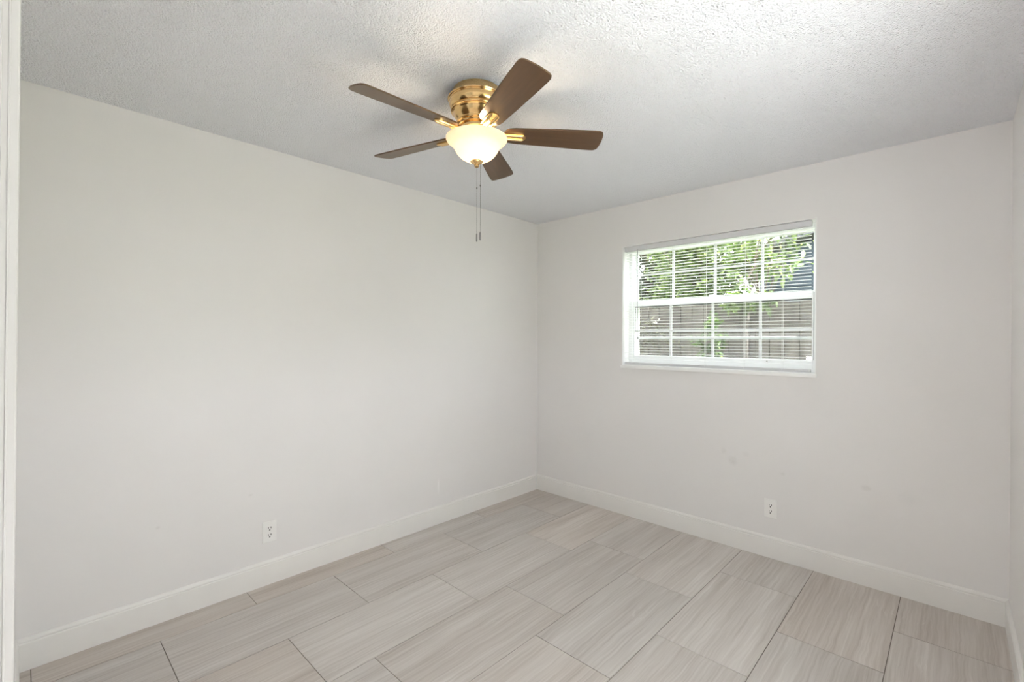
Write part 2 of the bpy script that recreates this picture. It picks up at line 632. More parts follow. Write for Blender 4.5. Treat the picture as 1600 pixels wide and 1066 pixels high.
def shade_smooth_only(o):
    o.data.polygons.foreach_set('use_smooth', [True] * len(o.data.polygons))


# ------------------------------------------------------------------ room shell
HY = HALL[2]
struct(boxes('ceiling', [((-0.2, FRONT - 0.12, H), (W + 0.2, D + T, H + 0.15))], M['ceiling']))
struct(boxes('wall_left', [((-0.2, FRONT - 0.12, -0.1), (0, D + T, H))], M['wall_left']))


def pierced(name, axis, a0, a1, d0, d1, hole, mat):
    """Wall slab with a rectangular opening. axis 'x': runs along x, thickness d0..d1 in y; axis 'y': the other way."""
    h0, h1, z0, z1 = hole
    parts = [(a0, h0, -0.1, H), (h1, a1, -0.1, H), (h0, h1, -0.1, z0), (h0, h1, z1, H)]
    lst = []
    for p0, p1, q0, q1 in parts:
        if q1 - q0 < 1e-6 or p1 - p0 < 1e-6:
            continue
        lst.append(((p0, d0, q0), (p1, d1, q1)) if axis == 'x' else ((d0, p0, q0), (d1, p1, q1)))
    bm = BM()
    for lo, hi in lst:
        add_box(bm, lo, hi)
    bmesh.ops.remove_doubles(bm, verts=bm.verts, dist=1e-5)
    seen = {}
    for f in list(bm.faces):                       # drop the faces where two slabs meet
        key = tuple(sorted(v.index for v in f.verts))
        seen.setdefault(key, []).append(f)
    bm.verts.index_update()
    seen = {}
    for f in list(bm.faces):
        seen.setdefault(tuple(sorted(v.index for v in f.verts)), []).append(f)
    dead = [f for v in seen.values() if len(v) > 1 for f in v]
    if dead:
        bmesh.ops.delete(bm, geom=dead, context='FACES_ONLY')
    return struct(obj(name, bm, mat))


SILL_B = 1.155
pierced('wall_back', 'x', 0, W, D, D + T, (WIN[0], WIN[1], SILL_B, WIN[3]), M['wall_back'])
pierced('wall_right', 'y', HY - 0.12, D + T, W, W + 0.2, ADDED_WIN, M['wall'])
pierced('wall_front', 'x', 0, W, FRONT - 0.12, FRONT, (DOOR[0] - 0.063, DOOR[1], -0.1, DOOR[2]), M['wall'])

# hall behind the doorway
struct(boxes('wall_hall_far', [((-0.8, HY - 0.12, -0.1), (W + 0.2, HY, H))], M['wall_hall']))
struct(boxes('wall_hall_end', [((-0.8, HY, -0.1), (-0.6, FRONT - 0.12, H)), ((-0.6, FRONT - 0.24, -0.1), (-0.2, FRONT - 0.12, H))], M['wall_hall']))
struct(boxes('ceiling_hall', [((-0.8, HY - 0.12, H), (W + 0.2, FRONT - 0.12, H + 0.15))], M['ceiling']))

# floor: one mesh, tiles as separate faces over the grout bed
random.seed(5)
bm = BM()
lay = bm.loops.layers.color.new('tile')
TW, TL, GAP = 0.4011, 0.8139, 0.0016
X1 = 0.1788
J = {0: 0.8359, 1: 1.2441, 2: 1.6532, 3: 1.862, 4: 1.6462, 5: 2.043, 6: 2.4598, 7: 2.8494}
Y0F, Y1F = HY, D
for row in range(-2, 8):
    xa, xb = X1 + (row - 1) * TW, X1 + row * TW
    xa, xb = max(xa, -0.6), min(xb, W)
    if xb - xa < 0.01:
        continue
    j = J.get(row, 0.5 + 0.37 * row)
    y = j - TL * 8
    while y < Y1F:
        ya, yb = max(y, Y0F), min(y + TL, Y1F)
        y += TL
        if yb - ya < 0.01:
            continue
        vs = [bm.verts.new(c) for c in ((xa + GAP, ya + GAP, 0), (xb - GAP, ya + GAP, 0), (xb - GAP, yb - GAP, 0), (xa + GAP, yb - GAP, 0))]
        lo = [bm.verts.new((v.co.x, v.co.y, -0.006)) for v in vs]
        c = (random.random(), random.random(), random.random(), 1)
        fs = [bm.faces.new(vs)] + [bm.faces.new((vs[k], lo[k], lo[(k + 1) % 4], vs[(k + 1) % 4])) for k in range(4)]
        for f in fs:
            f.material_index = 0
            for l in f.loops:
                l[lay] = c
v = add_box(bm, (-0.7, HY - 0.1, -0.1), (W + 0.1, D + 0.1, -0.0022))
for f in set(f for q in v for f in q.link_faces):
    f.material_index = 1
fl = struct(obj('floor', bm, [M['tile'], M['grout']]))


# baseboards: moulded profile run along a wall
def baseboard(name, p0, p1, normal):
    prof = [(0, 0), (0.0135, 0), (0.0135, 0.110), (0.0125, 0.1125), (0.0095, 0.1145), (0.0095, 0.1165), (0.0115, 0.1185),
            (0.0115, 0.123), (0.0095, 0.128), (0.006, 0.1325), (0.0025, 0.1345), (0, 0.1345)]
    bm = BM()
    p0, p1, n = Vector(p0), Vector(p1), Vector(normal)
    a = [bm.verts.new(p0 + n * d + Vector((0, 0, z))) for d, z in prof]
    b = [bm.verts.new(p1 + n * d + Vector((0, 0, z))) for d, z in prof]
    k = len(prof)
    for i in range(k):
        bm.faces.new((a[i], a[(i + 1) % k], b[(i + 1) % k], b[i]))
    bm.faces.new(a)
    bm.faces.new(b[::-1])
    return struct(obj(name, bm, M['trim']))


baseboard('baseboard_left', (0, FRONT, 0), (0, D, 0), (1, 0, 0))
baseboard('baseboard_back', (0, D, 0), (W, D, 0), (0, -1, 0))
baseboard('baseboard_right', (W, FRONT, 0), (W, D, 0), (-1, 0, 0))
baseboard('baseboard_front', (0, FRONT, 0), (DOOR[0] - 0.062, FRONT, 0), (0, 1, 0))

# doorway: jamb lining and casing (slightly out of plumb, as in the photo)
dr = struct(empty('door_1', (0, 0, 0)))
jb = boxes('jamb', [((DOOR[1] - 0.018, FRONT - 0.125, 0), (DOOR[1], FRONT - 0.018, DOOR[2])),
                    ((DOOR[0] + 0.004, FRONT - 0.125, DOOR[2] - 0.018), (DOOR[1], FRONT - 0.018, DOOR[2]))], M['trim'], dr)


# ------------------------------------------------------------------ back wall window
def window(name, axis_pt, x0, x1, z0, z1, outer, screen=True):
    """Single hung window, local frame: x along the wall, y outwards from the inner wall face, z up."""
    w = struct(empty(name, (0, 0, 0)))
    P = lambda lo, hi: (axis_pt(lo), axis_pt(hi))

    def bx(nm, lst, mat, parent, bevel=0.0015):
        fixed = []
        for lo, hi in lst:
            a, b = Vector(axis_pt(lo)), Vector(axis_pt(hi))
            fixed.append((tuple(min(a[i], b[i]) for i in range(3)), tuple(max(a[i], b[i]) for i in range(3))))
        return boxes(nm, fixed, mat, parent, bevel=bevel)
    ya, yb = 0.105, 0.20
    fw = 0.030
    bx('frame', [((x0, ya, z0), (x0 + fw, yb, z1)), ((x1 - fw, ya, z0), (x1, yb, z1)), ((x0 + fw, ya, z1 - 0.036), (x1 - fw, yb, z1)),
                 ((x0 + fw, ya, z0), (x1 - fw, yb, z0 + 0.022))], M['vinyl'], w)
    gx0, gx1 = x0 + fw, x1 - fw
    zm0, zm1 = 1.643, 1.691
    s = 0.022
    n = 4
    xs = [gx0 + (gx1 - gx0) * k / n for k in range(1, n)]

    def sash(nm, y0, y1, zb, zt, rb, rt, hz):
        sr = 0.014
        f = bx(nm, [((gx0, y0, zb), (gx0 + sr, y1, zt)), ((gx1 - sr, y0, zb), (gx1, y1, zt)),
                    ((gx0 + sr, y0, zb), (gx1 - sr, y1, zb + rb)), ((gx0 + sr, y0, zt - rt), (gx1 - sr, y1, zt))], M['vinyl'], w)
        ym = (y0 + y1) / 2
        bx('muntin_grid', [((x - 0.008, ym - 0.008, zb + rb), (x + 0.008, ym + 0.008, zt - rt)) for x in xs] +
           [((gx0 + sr, ym - 0.0075, hz - 0.007), (gx1 - sr, ym + 0.0075, hz + 0.007))], M['muntin'], f, 0.001)
        bx('glass_pane', [((gx0 + sr, ym - 0.002, zb + rb), (gx1 - sr, ym + 0.002, zt - rt))], M['glass'], f, 0)
        return f
    sash('upper_sash', ya + 0.055, ya + 0.083, zm0 + 0.01, z1 - 0.036, 0.035, 0.006, 1.898)
    lo = sash('lower_sash', ya + 0.012, ya + 0.046, z0 + 0.022, zm1, 0.056, 0.048, 1.449)
    bx('gap_shade_strips', [((gx0 + 0.014, ya + 0.024, zm1 - 0.054), (gx1 - 0.014, ya + 0.0245, zm1 - 0.048)),
                        ((gx1 - 0.004, ya + 0.010, z0 + 0.078), (gx1 - 0.0005, ya + 0.0125, zm1 - 0.01)),
                        ((gx0 + 0.014, ya + 0.024, 1.456), (gx0 + 0.019, ya + 0.0245, zm1 - 0.054))], M['dark_gap'], lo, 0)  # dark strips painted where only shade lies round the lower sash
    bx('sash_latch', [((xs[1] - 0.02, ya + 0.004, zm1), (xs[1] + 0.02, ya + 0.03, zm1 + 0.012))], M['vinyl'], lo, 0.002)
    bx('lift_dot', [((xs[2] + 0.04, ya + 0.009, z0 + 0.058), (xs[2] + 0.05, ya + 0.0125, z0 + 0.066))], M['steel'], lo, 0)
    if screen:
        sf = bx('screen_frame', [((gx0, yb - 0.014, z0 + 0.022), (gx0 + 0.016, yb - 0.002, zm1)), ((gx1 - 0.016, yb - 0.014, z0 + 0.022), (gx1, yb - 0.002, zm1)),
                                 ((gx0, yb - 0.014, z0 + 0.022), (gx1, yb - 0.002, z0 + 0.04)), ((gx0, yb - 0.014, 1.385), (gx1, yb - 0.002, 1.405)),
                                 ((gx0, yb - 0.014, zm1 - 0.016), (gx1, yb - 0.002, zm1))], M['screen_frame'], w)
        bx('screen_mesh', [((gx0 + 0.016, yb - 0.0085, z0 + 0.04), (gx1 - 0.016, yb - 0.0080, zm1 - 0.016))], M['screen'], sf, 0)
    return w


w1 = window('window_1', lambda p: (p[0], D + p[1], p[2]), WIN[0], WIN[1], WIN[2], WIN[3], 1)
boxes('window_sill', [((WIN[0] - 0.006, D - 0.014, SILL_B), (WIN[1] + 0.006, D, WIN[2])), ((WIN[0], D, SILL_B), (WIN[1], D + 0.2, WIN[2]))], M['sill'], w1, bevel=0.003)
rv = boxes('window_reveal', [((WIN[0], D + 0.001, WIN[2]), (WIN[0] + 0.003, D + 0.105, WIN[3])), ((WIN[1] - 0.003, D + 0.001, WIN[2]), (WIN[1], D + 0.105, WIN[3])),
                             ((WIN[0] + 0.003, D + 0.001, WIN[3] - 0.003), (WIN[1] - 0.003, D + 0.105, WIN[3]))], M['sill'], w1)
w2 = window('added_window', lambda p: (W + p[1], p[0], p[2]), ADDED_WIN[0], ADDED_WIN[1], ADDED_WIN[2], ADDED_WIN[3], 1, screen=False)  # added window out of view, brightens the left wall and ceiling

# ------------------------------------------------------------------ mini blind
bx0, bx1 = 0.889, 2.160
YB = D + 0.031
bl = tag(empty('window_blind', (0, 0, 0)), 'white horizontal mini blind with open slats hanging in the window', 'blind')
bm = BM()
add_box(bm, (bx0, YB - 0.013, 2.072), (bx1, YB + 0.013, 2.1085))
obj('headrail', bm, M['rail'], bl, bevel=0.002)
bm = BM()
PITCHZ = 0.0207
NS = 41
for k in range(NS):
    z = 2.0605 - k * PITCHZ
    prof = [(-0.0125, -0.0008), (-0.006, 0.0006), (0, 0.0011), (0.006, 0.0006), (0.0125, -0.0008)]
    th = 0.0007
    for (ya, za), (yb, zb) in zip(prof, prof[1:]):
        a = [bm.verts.new((x, YB + y, z + q)) for x in (bx0 + 0.004, bx1 - 0.004) for y, q in ((ya, za), (yb, zb), (yb, zb - th), (ya, za - th))]
        for f in ((0, 1, 5, 4), (2, 3, 7, 6), (0, 4, 7, 3), (1, 2, 6, 5), (0, 3, 2, 1), (4, 5, 6, 7)):
            bm.faces.new([a[i] for i in f])
bmesh.ops.remove_doubles(bm, verts=bm.verts, dist=1e-6)
obj('slats', bm, M['slat'], bl)
bm = BM()
add_box(bm, (bx0 + 0.003, YB - 0.012, 1.1835), (bx1 - 0.003, YB + 0.012, 1.2025))
obj('bottom_rail', bm, M['rail'], bl, bevel=0.003)
for x in (1.02, 1.27, 1.519, 1.776, 2.002):
    bm = BM()
    for yy in (-0.0135, 0.0135):
        add_tube(bm, [(x, YB + yy, 2.072), (x, YB + yy, 1.19)], 0.0007, 5)
    add_tube(bm, [(x + 0.006, YB, 2.072), (x + 0.006, YB, 1.19)], 0.0006, 5)
    obj('ladder_cord', bm, M['cord'], bl)
bm = BM()
add_tube(bm, [(1.005, YB - 0.022, 2.066), (1.005, YB - 0.021, 1.40)], 0.0032, 6)
add_tube(bm, [(1.005, YB - 0.013, 2.078), (1.005, YB - 0.022, 2.074), (1.005, YB - 0.022, 2.062)], 0.0018, 6)
wd = obj('tilt_wand', bm, M['wand'], bl)
wd['label'] = 'grey tilt wand'


# ------------------------------------------------------------------ door casing
def casing():
    """Stepped casing around the doorway, room side; left leg leans a little like the photo's."""
    bm = BM()
    lean = lambda z: 0.0079 * (z - 1.38)
    prof = [(-0.062, FRONT), (-0.062, FRONT + 0.009), (-0.050, FRONT + 0.0135), (-0.012, FRONT + 0.0145), (-0.003, FRONT + 0.0165), (0.0010, FRONT + 0.0155),
            (0.0025, FRONT + 0.0130), (0.0025, FRONT + 0.0030), (0.0035, FRONT + 0.0020), (0.0035, FRONT), (0.0005, FRONT - 0.0010), (0.0005, FRONT - 0.0095),
            (0.003, FRONT - 0.0105), (0.003, FRONT - 0.124), (-0.062, FRONT - 0.124)]
    for z0, z1 in ((0.0, H),):
        a = [bm.verts.new((DOOR[0] + x, y + lean(z0), z0)) for x, y in prof]
        b = [bm.verts.new((DOOR[0] + x, y + lean(z1), z1)) for x, y in prof]
        n = len(prof)
        for i in range(n):
            bm.faces.new((a[i], a[(i + 1) % n], b[(i + 1) % n], b[i]))
        bm.faces.new(a)
        bm.faces.new(b[::-1])
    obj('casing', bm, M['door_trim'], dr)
    bm = BM()
    add_box(bm, (DOOR[0] + 0.019, FRONT, DOOR[2]), (W - 0.001, FRONT + 0.006, H))
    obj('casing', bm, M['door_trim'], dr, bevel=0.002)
    bm = BM()
    add_box(bm, (DOOR[1], FRONT, 0), (DOOR[1] + 0.06, FRONT + 0.006, DOOR[2]))
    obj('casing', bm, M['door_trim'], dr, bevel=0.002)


casing()


# ------------------------------------------------------------------ wall outlets
def outlet(label):
    """Local frame: x across, y out of the wall, z up, origin on the wall at the plate's centre."""
    t = empty('wall_outlet', (0, 0, 0))
    tag(t, label, 'outlet', 'wall outlets')
    bm = BM()
    add_box(bm, (-0.0365, 0, -0.059), (0.0365, 0.0065, 0.059))
    obj('cover_plate', bm, M['plastic'], t, bevel=0.003, segs=3)
    for s in (1, -1):
        bm = BM()
        out = []
        for k in range(24):
            a = 2 * math.pi * k / 24
            out.append((0.0172 * math.cos(a), max(-0.0135, min(0.0135, 0.0172 * math.sin(a)))))
        va = [bm.verts.new((x, 0.0050, z + s * 0.0195)) for x, z in out]
        vb = [bm.verts.new((x, 0.0078, z + s * 0.0195)) for x, z in out]
        bm.faces.new(va)
        bm.faces.new(vb[::-1])
        for k in range(24):
            j = (k + 1) % 24
            bm.faces.new((va[k], va[j], vb[j], vb[k]))
        f = obj('receptacle', bm, M['plastic'], t)
        bm = BM()
        zc = s * 0.0195
        add_box(bm, (-0.0084, 0.0070, zc - 0.0010), (-0.0048, 0.0083, zc + 0.0090))
        add_box(bm, (0.0048, 0.0070, zc - 0.0005), (0.0080, 0.0083, zc + 0.0085))
        for yy in (0,):
            c = [bm.verts.new((0.0038 * math.cos(a), 0.0083, zc - 0.0080 + 0.0038 * math.sin(a))) for a in [2 * math.pi * k / 12 for k in range(12)]]
            bm.faces.new(c)
        sl = obj('socket_holes', bm, M['slot'], f)
    bm = BM()
    c0 = [bm.verts.new((0.0028 * math.cos(a), 0.0060, 0.0028 * math.sin(a))) for a in [2 * math.pi * k / 12 for k in range(12)]]
    c1 = [bm.verts.new((v.co.x, 0.0074, v.co.z)) for v in c0]
    bm.faces.new(c1)
    for k in range(12):
        bm.faces.new((c0[k], c0[(k + 1) % 12], c1[(k + 1) % 12], c1[k]))
    obj('screw', bm, M['plastic'], t)
    return t


o1 = outlet('white duplex outlet low on the long windowless wall')
o1.location = (0.0, 0.955, 0.292)
o1.rotation_euler = (0, 0, R(-90))
o2 = copy_tree(o1)
o2['label'] = 'white duplex outlet low on the wall below the window'
o2.location = (1.9485, D, 0.311)
o2.rotation_euler = (0, 0, R(180))


# ------------------------------------------------------------------ ceiling fan
def fan():
    root = tag(empty('ceiling_fan', (1.300, 1.341, H)), 'brass hugger ceiling fan with five walnut blades and a lit bowl lamp', 'ceiling fan')
    bm = BM()
    add_lathe(bm, [(0, 0), (0.101, 0), (0.1025, -0.004), (0.1025, -0.029), (0.105, -0.0315), (0.117, -0.0325), (0.1225, -0.035), (0.1245, -0.0385), (0.1225, -0.042), (0.1175, -0.0435),
                   (0.1160, -0.046), (0.1175, -0.050), (0.1170, -0.062), (0.1130, -0.072), (0.1075, -0.079), (0.1050, -0.0805), (0.1050, -0.084), (0.1100, -0.0855), (0.1115, -0.0885),
                   (0.1100, -0.0915), (0.1050, -0.0930), (0.1050, -0.096), (0.1010, -0.098), (0.0990, -0.102), (0.0965, -0.109), (0.0900, -0.119), (0.0825, -0.127), (0.0805, -0.130),
                   (0.0805, -0.133), (0.0855, -0.1345), (0.0870, -0.138), (0.0850, -0.1415), (0.079, -0.143), (0.079, -0.152), (0.074, -0.154), (0, -0.154)], 72)
    hs = obj('motor_housing', bm, M['brass'], root, smooth=True)
    bm = BM()
    add_lathe(bm, [(0.0, -0.153), (0.070, -0.153), (0.072, -0.157), (0.072, -0.170), (0.066, -0.176), (0.050, -0.178), (0.050, -0.192), (0.066, -0.196), (0.072, -0.200), (0.072, -0.206), (0, -0.206)], 60)
    obj('switch_housing', bm, M['brass'], root, smooth=True)
    bm = BM()                                           # arched vents round the lower housing
    for k in range(12):
        a0 = 2 * math.pi * k / 12
        arc = [(a0 + (q - 4) * 0.045, -0.1515 + 0.0075 * math.sin(math.pi * q / 8)) for q in range(9)]
        top = [bm.verts.new((0.0794 * math.cos(a), 0.0794 * math.sin(a), z)) for a, z in arc]
        bot = [bm.verts.new((0.0794 * math.cos(a), 0.0794 * math.sin(a), -0.1516)) for a, z in arc]
        for q in range(8):
            bm.faces.new((top[q], top[q + 1], bot[q + 1], bot[q]))
    obj('vents', bm, M['brass_dark'], hs)
    ZB = -0.180                                         # blade plane
    th = R(-14)
    left = [(0.118, 0.020), (0.124, 0.034), (0.138, 0.044), (0.165, 0.049), (0.30, 0.0555), (0.45, 0.0620), (0.510, 0.0635), (0.530, 0.0625), (0.5405, 0.0575), (0.5465, 0.0485), (0.550, 0.030)]
    outline = left + [(0.552, 0.0)] + [(x, -y) for x, y in left[::-1]]
    blades = []
    for k in range(5):
        ang = R(-93.1 + 72 * k)
        if k == 0:
            bm = BM()
            add_prism(bm, outline, -0.003, 0.003)
            b = obj('blade', bm, M['blade'], root, bevel=0.0012)
            bm = BM()                                   # iron under the blade: rounded bar with two ridges
            tip = [(0.190 + 0.022 * math.cos(a), 0.0215 * math.sin(a)) for a in [R(-90 + 20 * q) for q in range(10)]]
            add_prism(bm, [(0.062, -0.015), (0.10, -0.0215)] + tip + [(0.10, 0.0215), (0.062, 0.015)], -0.0085, -0.0032)
            for yy in (-0.0125, 0.0125):
                add_tube(bm, [(0.075, yy * 0.8, -0.0085), (0.196, yy, -0.0090), (0.203, yy, -0.0070)], [0.0060, 0.0060, 0.003], 10)
            ir = obj('blade_iron', bm, M['brass'], b, smooth=True)
            ir['label'] = 'brass blade bracket'
            bm = BM()
            for xx, yy in ((0.150, 0), (0.192, 0), (0.178, 0.0)):
                add_lathe(bm, [(0, -0.0115), (0.003, -0.0108), (0.0042, -0.009), (0.0042, -0.008)], 12, (xx, yy, 0))
            obj('screw', bm, M['brass'], b, smooth=True)
        else:
            b = copy_tree(blades[0], root)
        b.location = (0, 0, ZB)
        b.rotation_euler = (th, 0, ang)
        b.rotation_mode = 'XYZ'
        blades.append(b)
    # frosted bowl
    zr = -0.201
    outer = [(0.131, 0.0), (0.1315, -0.004), (0.128, -0.011), (0.120, -0.018), (0.110, -0.025), (0.101, -0.033), (0.096, -0.043), (0.090, -0.055), (0.080, -0.069), (0.066, -0.082), (0.048, -0.092), (0.028, -0.098), (0.010, -0.100)]
    inner = [(max(0.006, r - 0.0045), z + 0.0035) for r, z in outer[::-1]]
    inner[-1] = (0.1275, 0.001)
    bm = BM()
    add_lathe(bm, outer + inner, 72, (0, 0, zr), closed=True)
    bw = obj('lamp_shade', bm, M['bowl'], root, smooth=True)
    bw['label'] = 'frosted glass bowl'
    for s in (-1, 1):
        bm = BM()
        bmesh.ops.create_uvsphere(bm, u_segments=20, v_segments=12, radius=0.021)
        for v in bm.verts:
            v.co += Vector((s * 0.032, 0, zr - 0.052))
        obj('light_bulb', bm, M['bulb'], root, smooth=True)
    bm = BM()
    add_lathe(bm, [(0, -0.094), (0.026, -0.095), (0.027, -0.099), (0.022, -0.105), (0.012, -0.110), (0.0095, -0.113), (0.0105, -0.116), (0.0095, -0.121), (0.005, -0.1245), (0, -0.1255)], 32, (0, 0, zr))
    obj('finial', bm, M['brass'], root, smooth=True)
    for px, (cx, cy, ztop, zend) in enumerate(((0.001, 0.001, -0.322, -0.6110), (0.010, 0.013, -0.300, -0.604))):
        bm = BM()
        n = int((0 - zend + ztop) / 0.0042)
        for q in range(n):                              # fine ball chain
            z = ztop - 0.0042 * (q + 0.5)
            bmesh.ops.create_icosphere(bm, subdivisions=1, radius=0.00135, matrix=Matrix.Translation((cx, cy, z)))
        add_tube(bm, [(cx, cy, ztop), (cx, cy, zend + 0.002)], 0.0005, 5)
        top = 0.004
        c = obj('pull_chain', bm, M['chain'], root)
        bm = BM()
        add_lathe(bm, [(0, 0.004), (0.002, 0.003), (0.0032, 0.0), (0.0034, -0.026), (0.0028, -0.031), (0, -0.032)], 12, (cx, cy, zend))
        obj('pull_fob', bm, M['chain'], c, smooth=True)
        bm = BM()
        add_lathe(bm, [(0, 0.004), (0.0028, 0.002), (0.0030, -0.003), (0, -0.006)], 10, (cx, cy, -0.412 + 0.012 * px))
        obj('chain_coupling', bm, M['chain'], c, smooth=True)
    return root


fan()

# ------------------------------------------------------------------ added fill lamp in the hall, unseen behind the camera
def fill_lamp(loc):
    t = tag(empty('fill_lamp', loc), 'added fill lamp with a brass pole and drum shade, unseen in the hall', 'fill lamp')
    bm = BM()
    add_lathe(bm, [(0, 0), (0.15, 0), (0.15, 0.012), (0.14, 0.02), (0.03, 0.03), (0.012, 0.04), (0, 0.04)], 40)
    obj('base', bm, M['brass'], t, smooth=True)
    bm = BM()
    add_tube(bm, [(0, 0, 0.03), (0, 0, 0.86)], 0.011, 16)
    obj('pole', bm, M['brass'], t, smooth=True)
    bm = BM()
    add_lathe(bm, [(0, 0.84), (0.19, 0.84), (0.22, 0.85), (0.20, 1.14), (0.195, 1.14), (0.20, 1.10), (0, 1.10)], 48)
    obj('lamp_shade', bm, M['hall_fill'], t, smooth=True)  # emissive shell of the added lamp, sends fill light through the doorway
    bm = BM()
    add_lathe(bm, [(0, 1.12), (0.14, 1.12), (0.14, 1.11), (0, 1.11)], 32)
    obj('light_bulb', bm, M['hall_fill_top'], t)  # added emissive disc facing up, brightens the ceiling
    return t


fill_lamp((1.15, -1.2, 0))

# ------------------------------------------------------------------ outdoors
struct(boxes('ground', [((-40, D + T, -0.25), (40, 60, -0.02)), ((8.0, -40, -0.25), (40, D + T, -0.02)),
                        ((-40, -40, -0.25), (W + 0.2, HY - 0.12, -0.02)), ((-40, HY - 0.12, -0.25), (-0.8, D + T, -0.02))], M['ground']))
struct(boxes('bounce_patio', [((W + 0.2, -40, -0.25), (8.0, D + T, -0.02))], M['concrete']))  # unseen paving added to reflect light through the right wall opening
struct(boxes('roof_slab', [((-0.9, HY - 0.2, H + 0.15), (W + 0.25, D + T + 0.02, H + 0.3))], M['stucco']))

# wooden fence
FY = 5.75
fc = tag(empty('wooden_fence', (0, FY, 0)), 'weathered grey wooden privacy fence seen through the window', 'fence')
random.seed(11)
bm = BM()
x = -7.0
while x < 4.2:
    w = random.choice((0.138, 0.14, 0.143))
    dz = random.uniform(-0.012, 0.012)
    add_box(bm, (x, random.uniform(-0.004, 0.004), -0.02), (x + w, 0.018, 1.805 + dz))
    add_box(bm, (x + w - 0.03, 0.019, -0.02), (x + w + 0.035, 0.034, 1.795 + dz))
    x += w + random.uniform(0.003, 0.008)
obj('board_panel', bm, M['fence'], fc)
for z in (0.35, 1.50):
    bm = BM()
    add_box(bm, (-7.0, -0.042, z), (4.2, -0.004, z + 0.088))
    obj('rail', bm, M['fence'], fc, bevel=0.004)
for k in range(5):
    bm = BM()
    add_box(bm, (-6.2 + 2.4 * k, -0.10, -0.02), (-6.11 + 2.4 * k, -0.01, 1.80))
    obj('post', bm, M['fence'], fc, bevel=0.005)

# neighbour's house beyond the fence: gable end towards us
hs = tag(empty('neighbour_house', (0, 0, 0)), 'slate blue house with low gable beyond the fence', 'house')
hy = 7.9
hx0, hx1 = 0.62, 7.2
ze, zr = 2.69, 3.447
bm = BM()
pts = [(hx0, -0.02), (hx1, -0.02), (hx1, ze), ((hx0 + hx1) / 2, zr), (hx0, ze)]
a = [bm.verts.new((px, hy, pz)) for px, pz in pts]
b = [bm.verts.new((px, hy + 6, pz)) for px, pz in pts]
bm.faces.new(a)
bm.faces.new(b[::-1])
for k in range(5):
    bm.faces.new((a[k], b[k], b[(k + 1) % 5], a[(k + 1) % 5]))
obj('house_wall', bm, M['siding'], hs)
bm = BM()
z = 0.1
while z < 3.6:                                          # lapped clapboards
    xa, xb = hx0, hx1
    if z + 0.15 > ze:
        q = (z + 0.15 - ze) / (zr - ze) * (hx1 - hx0) / 2
        xa, xb = hx0 + q, hx1 - q
    if xb - xa > 0.2:
        add_box(bm, (xa, hy - 0.022, z), (xb, hy, z + 0.15))
        bm.verts.ensure_lookup_table()
    z += 0.16
obj('clapboard_siding', bm, M['siding'], hs)
sl = (zr - ze) / ((hx1 - hx0) / 2)
bm = BM()
for s in (-1, 1):
    xm = (hx0 + hx1) / 2
    e = s * ((hx1 - hx0) / 2 + 0.3)
    for d0, d1 in ((0.02, 0.10),):
        v = [bm.verts.new(c) for c in ((xm, hy - 0.3, zr + d0), (xm + e, hy - 0.3, zr + d0 - sl * abs(e)), (xm + e, hy + 6.3, zr + d0 - sl * abs(e)), (xm, hy + 6.3, zr + d0),
                                       (xm, hy - 0.3, zr + d1), (xm + e, hy - 0.3, zr + d1 - sl * abs(e)), (xm + e, hy + 6.3, zr + d1 - sl * abs(e)), (xm, hy + 6.3, zr + d1))]
        for f in ((0, 1, 2, 3), (4, 7, 6, 5), (0, 4, 5, 1), (1, 5, 6, 2), (2, 6, 7, 3), (3, 7, 4, 0)):
            bm.faces.new([v[i] for i in f])
obj('roof', bm, M['roofing'], hs)
boxes('corner_board', [((hx0 - 0.02, hy - 0.035, 0), (hx0 + 0.09, hy + 0.02, ze))], M['siding'], hs)


# leaves and trees
def leaf_mesh(bm, lay, pos, d, upv, ln, wd, col):
    d = d.normalized()
    s = d.cross(upv)
    if s.length < 1e-3:
        s = d.orthogonal()
    s.normalize()
    n = s.cross(d)
    p = [pos, pos + d * ln * 0.35 + s * wd * 0.5 + n * wd * 0.15, pos + d * ln * 0.75 + s * wd * 0.35 + n * wd * 0.05, pos + d * ln - n * wd * 0.2,
         pos + d * ln * 0.75 - s * wd * 0.35 + n * wd * 0.05, pos + d * ln * 0.35 - s * wd * 0.5 + n * wd * 0.15, pos + d * ln * 0.5]
    v = [bm.verts.new(q) for q in p]
    for f in ((0, 1, 2, 6), (6, 2, 3, 4), (0, 6, 4, 5)):
        fc_ = bm.faces.new([v[i] for i in f])
        for l in fc_.loops:
            l[lay] = (col, col, col, 1)


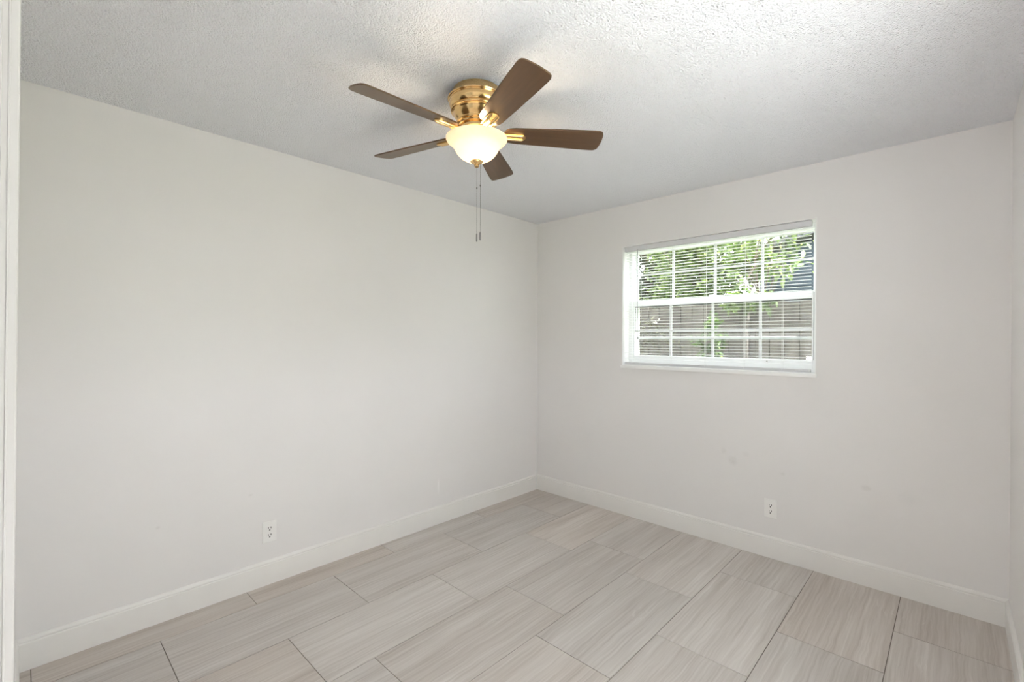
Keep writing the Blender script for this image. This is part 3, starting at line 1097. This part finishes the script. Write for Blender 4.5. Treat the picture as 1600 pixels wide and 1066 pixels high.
def tree(name, label, cat, base, blobs, nleaf, mat, size, trunk_r, seed, group=None, droop=0.5):
    rnd = random.Random(seed)
    t = tag(empty(name, base), label, cat, group)
    B = Vector(base)
    bm = BM()
    top = sum((Vector(c) for c, r in blobs), Vector()) / len(blobs) - B
    mid = top * 0.5 + Vector((rnd.uniform(-.1, .1), rnd.uniform(-.1, .1), 0))
    add_tube(bm, [(0, 0, -0.05), tuple(mid * 0.55), tuple(mid), tuple(top)], [trunk_r, trunk_r * .8, trunk_r * .65, trunk_r * .25], 10)
    obj('trunk', bm, M['bark'], t, smooth=True)
    bm = BM()
    lf = BM()
    lay = lf.loops.layers.color.new('leaf')
    clusters = []
    for c, r in blobs:
        c, r = Vector(c) - B, Vector(r)
        nb = max(5, int(11 * (r.x * r.y * r.z) ** (1 / 3)))
        for _ in range(nb):
            while True:
                q = Vector((rnd.uniform(-1, 1), rnd.uniform(-1, 1), rnd.uniform(-1, 1)))
                if 0.25 < q.length < 1:
                    break
            e = c + Vector((q.x * r.x, q.y * r.y, q.z * r.z))
            st = mid.lerp(top, rnd.uniform(0.2, 1))
            add_tube(bm, [tuple(st), tuple(st.lerp(e, .5) + Vector((0, 0, .06))), tuple(e)], [trunk_r * .28, trunk_r * .16, trunk_r * .05], 5)
            clusters.append((e, r))
    obj('branches', bm, M['bark'], t)
    for _ in range(nleaf):
        e, r = rnd.choice(clusters)
        g = Vector((rnd.gauss(0, 1) * r.x, rnd.gauss(0, 1) * r.y, rnd.gauss(0, 1) * r.z)) * 0.24
        pos = e + g
        d = Vector((rnd.gauss(0, 1), rnd.gauss(0, 1), rnd.gauss(-droop, .7)))
        u = Vector((rnd.gauss(0, .5), rnd.gauss(0, .5), 1))
        leaf_mesh(lf, lay, pos, d, u, size * rnd.uniform(.7, 1.3), size * rnd.uniform(.38, .5), rnd.random())
    obj('foliage', lf, mat, t)
    return t


tree('broadleaf_tree', 'dense dark green tree beyond the fence, behind the window\'s left panes', 'tree', (-2.4, 9.7, -0.02),
     [((-2.55, 9.7, 3.05), (1.1, 0.8, 1.4)), ((-1.35, 9.6, 2.85), (1.0, 0.7, 1.2)), ((-2.0, 9.8, 4.2), (1.1, .7, 1.0)), ((-2.1, 9.6, 2.4), (1.2, .7, .7))], 11000, M['leaf_dark'], 0.115, 0.13, 3, 'trees beyond the fence')
tree('broadleaf_tree', 'lime green leafy tree beyond the fence, beside the blue house', 'tree', (0.0, 7.2, -0.02),
     [((-0.05, 7.2, 2.55), (0.75, 0.6, 0.75)), ((0.35, 7.0, 3.0), (0.6, .5, .5)), ((-0.5, 7.2, 3.0), (0.5, .5, .5)), ((0.5, 7.0, 2.4), (0.45, .4, .45)), ((0.0, 7.0, 2.15), (0.6, .4, .35))], 6000, M['leaf_lime'], 0.10, 0.07, 4, 'trees beyond the fence')
tree('overhanging_tree', 'yellow green tree with long leaves drooping over the fence top', 'tree', (1.15, 6.35, -0.02),
     [((1.05, 6.1, 2.35), (0.42, 0.35, 0.38)), ((0.95, 5.55, 1.88), (0.32, 0.10, 0.18)), ((1.25, 6.1, 2.75), (0.30, .25, .2))], 620, M['leaf_lime'], 0.115, 0.04, 5, droop=0.7)
tree('garden_shrub', 'slim green shrub growing up against the wooden fence', 'shrub', (0.80, 5.36, -0.02),
     [((0.80, 5.36, 0.9), (0.12, 0.1, 0.6)), ((0.76, 5.36, 1.45), (0.16, .08, .22))], 330, M['leaf_mid'], 0.08, 0.014, 6)
tree('climbing_vine', 'straggly olive vine sprawling over the shaded left fence boards', 'vine', (-0.2, 5.56, -0.02),
     [((-0.25, 5.58, 1.45), (0.55, 0.03, 0.28)), ((-0.1, 5.58, 1.05), (0.5, 0.03, 0.3))], 900, M['leaf_dry'], 0.05, 0.014, 8)
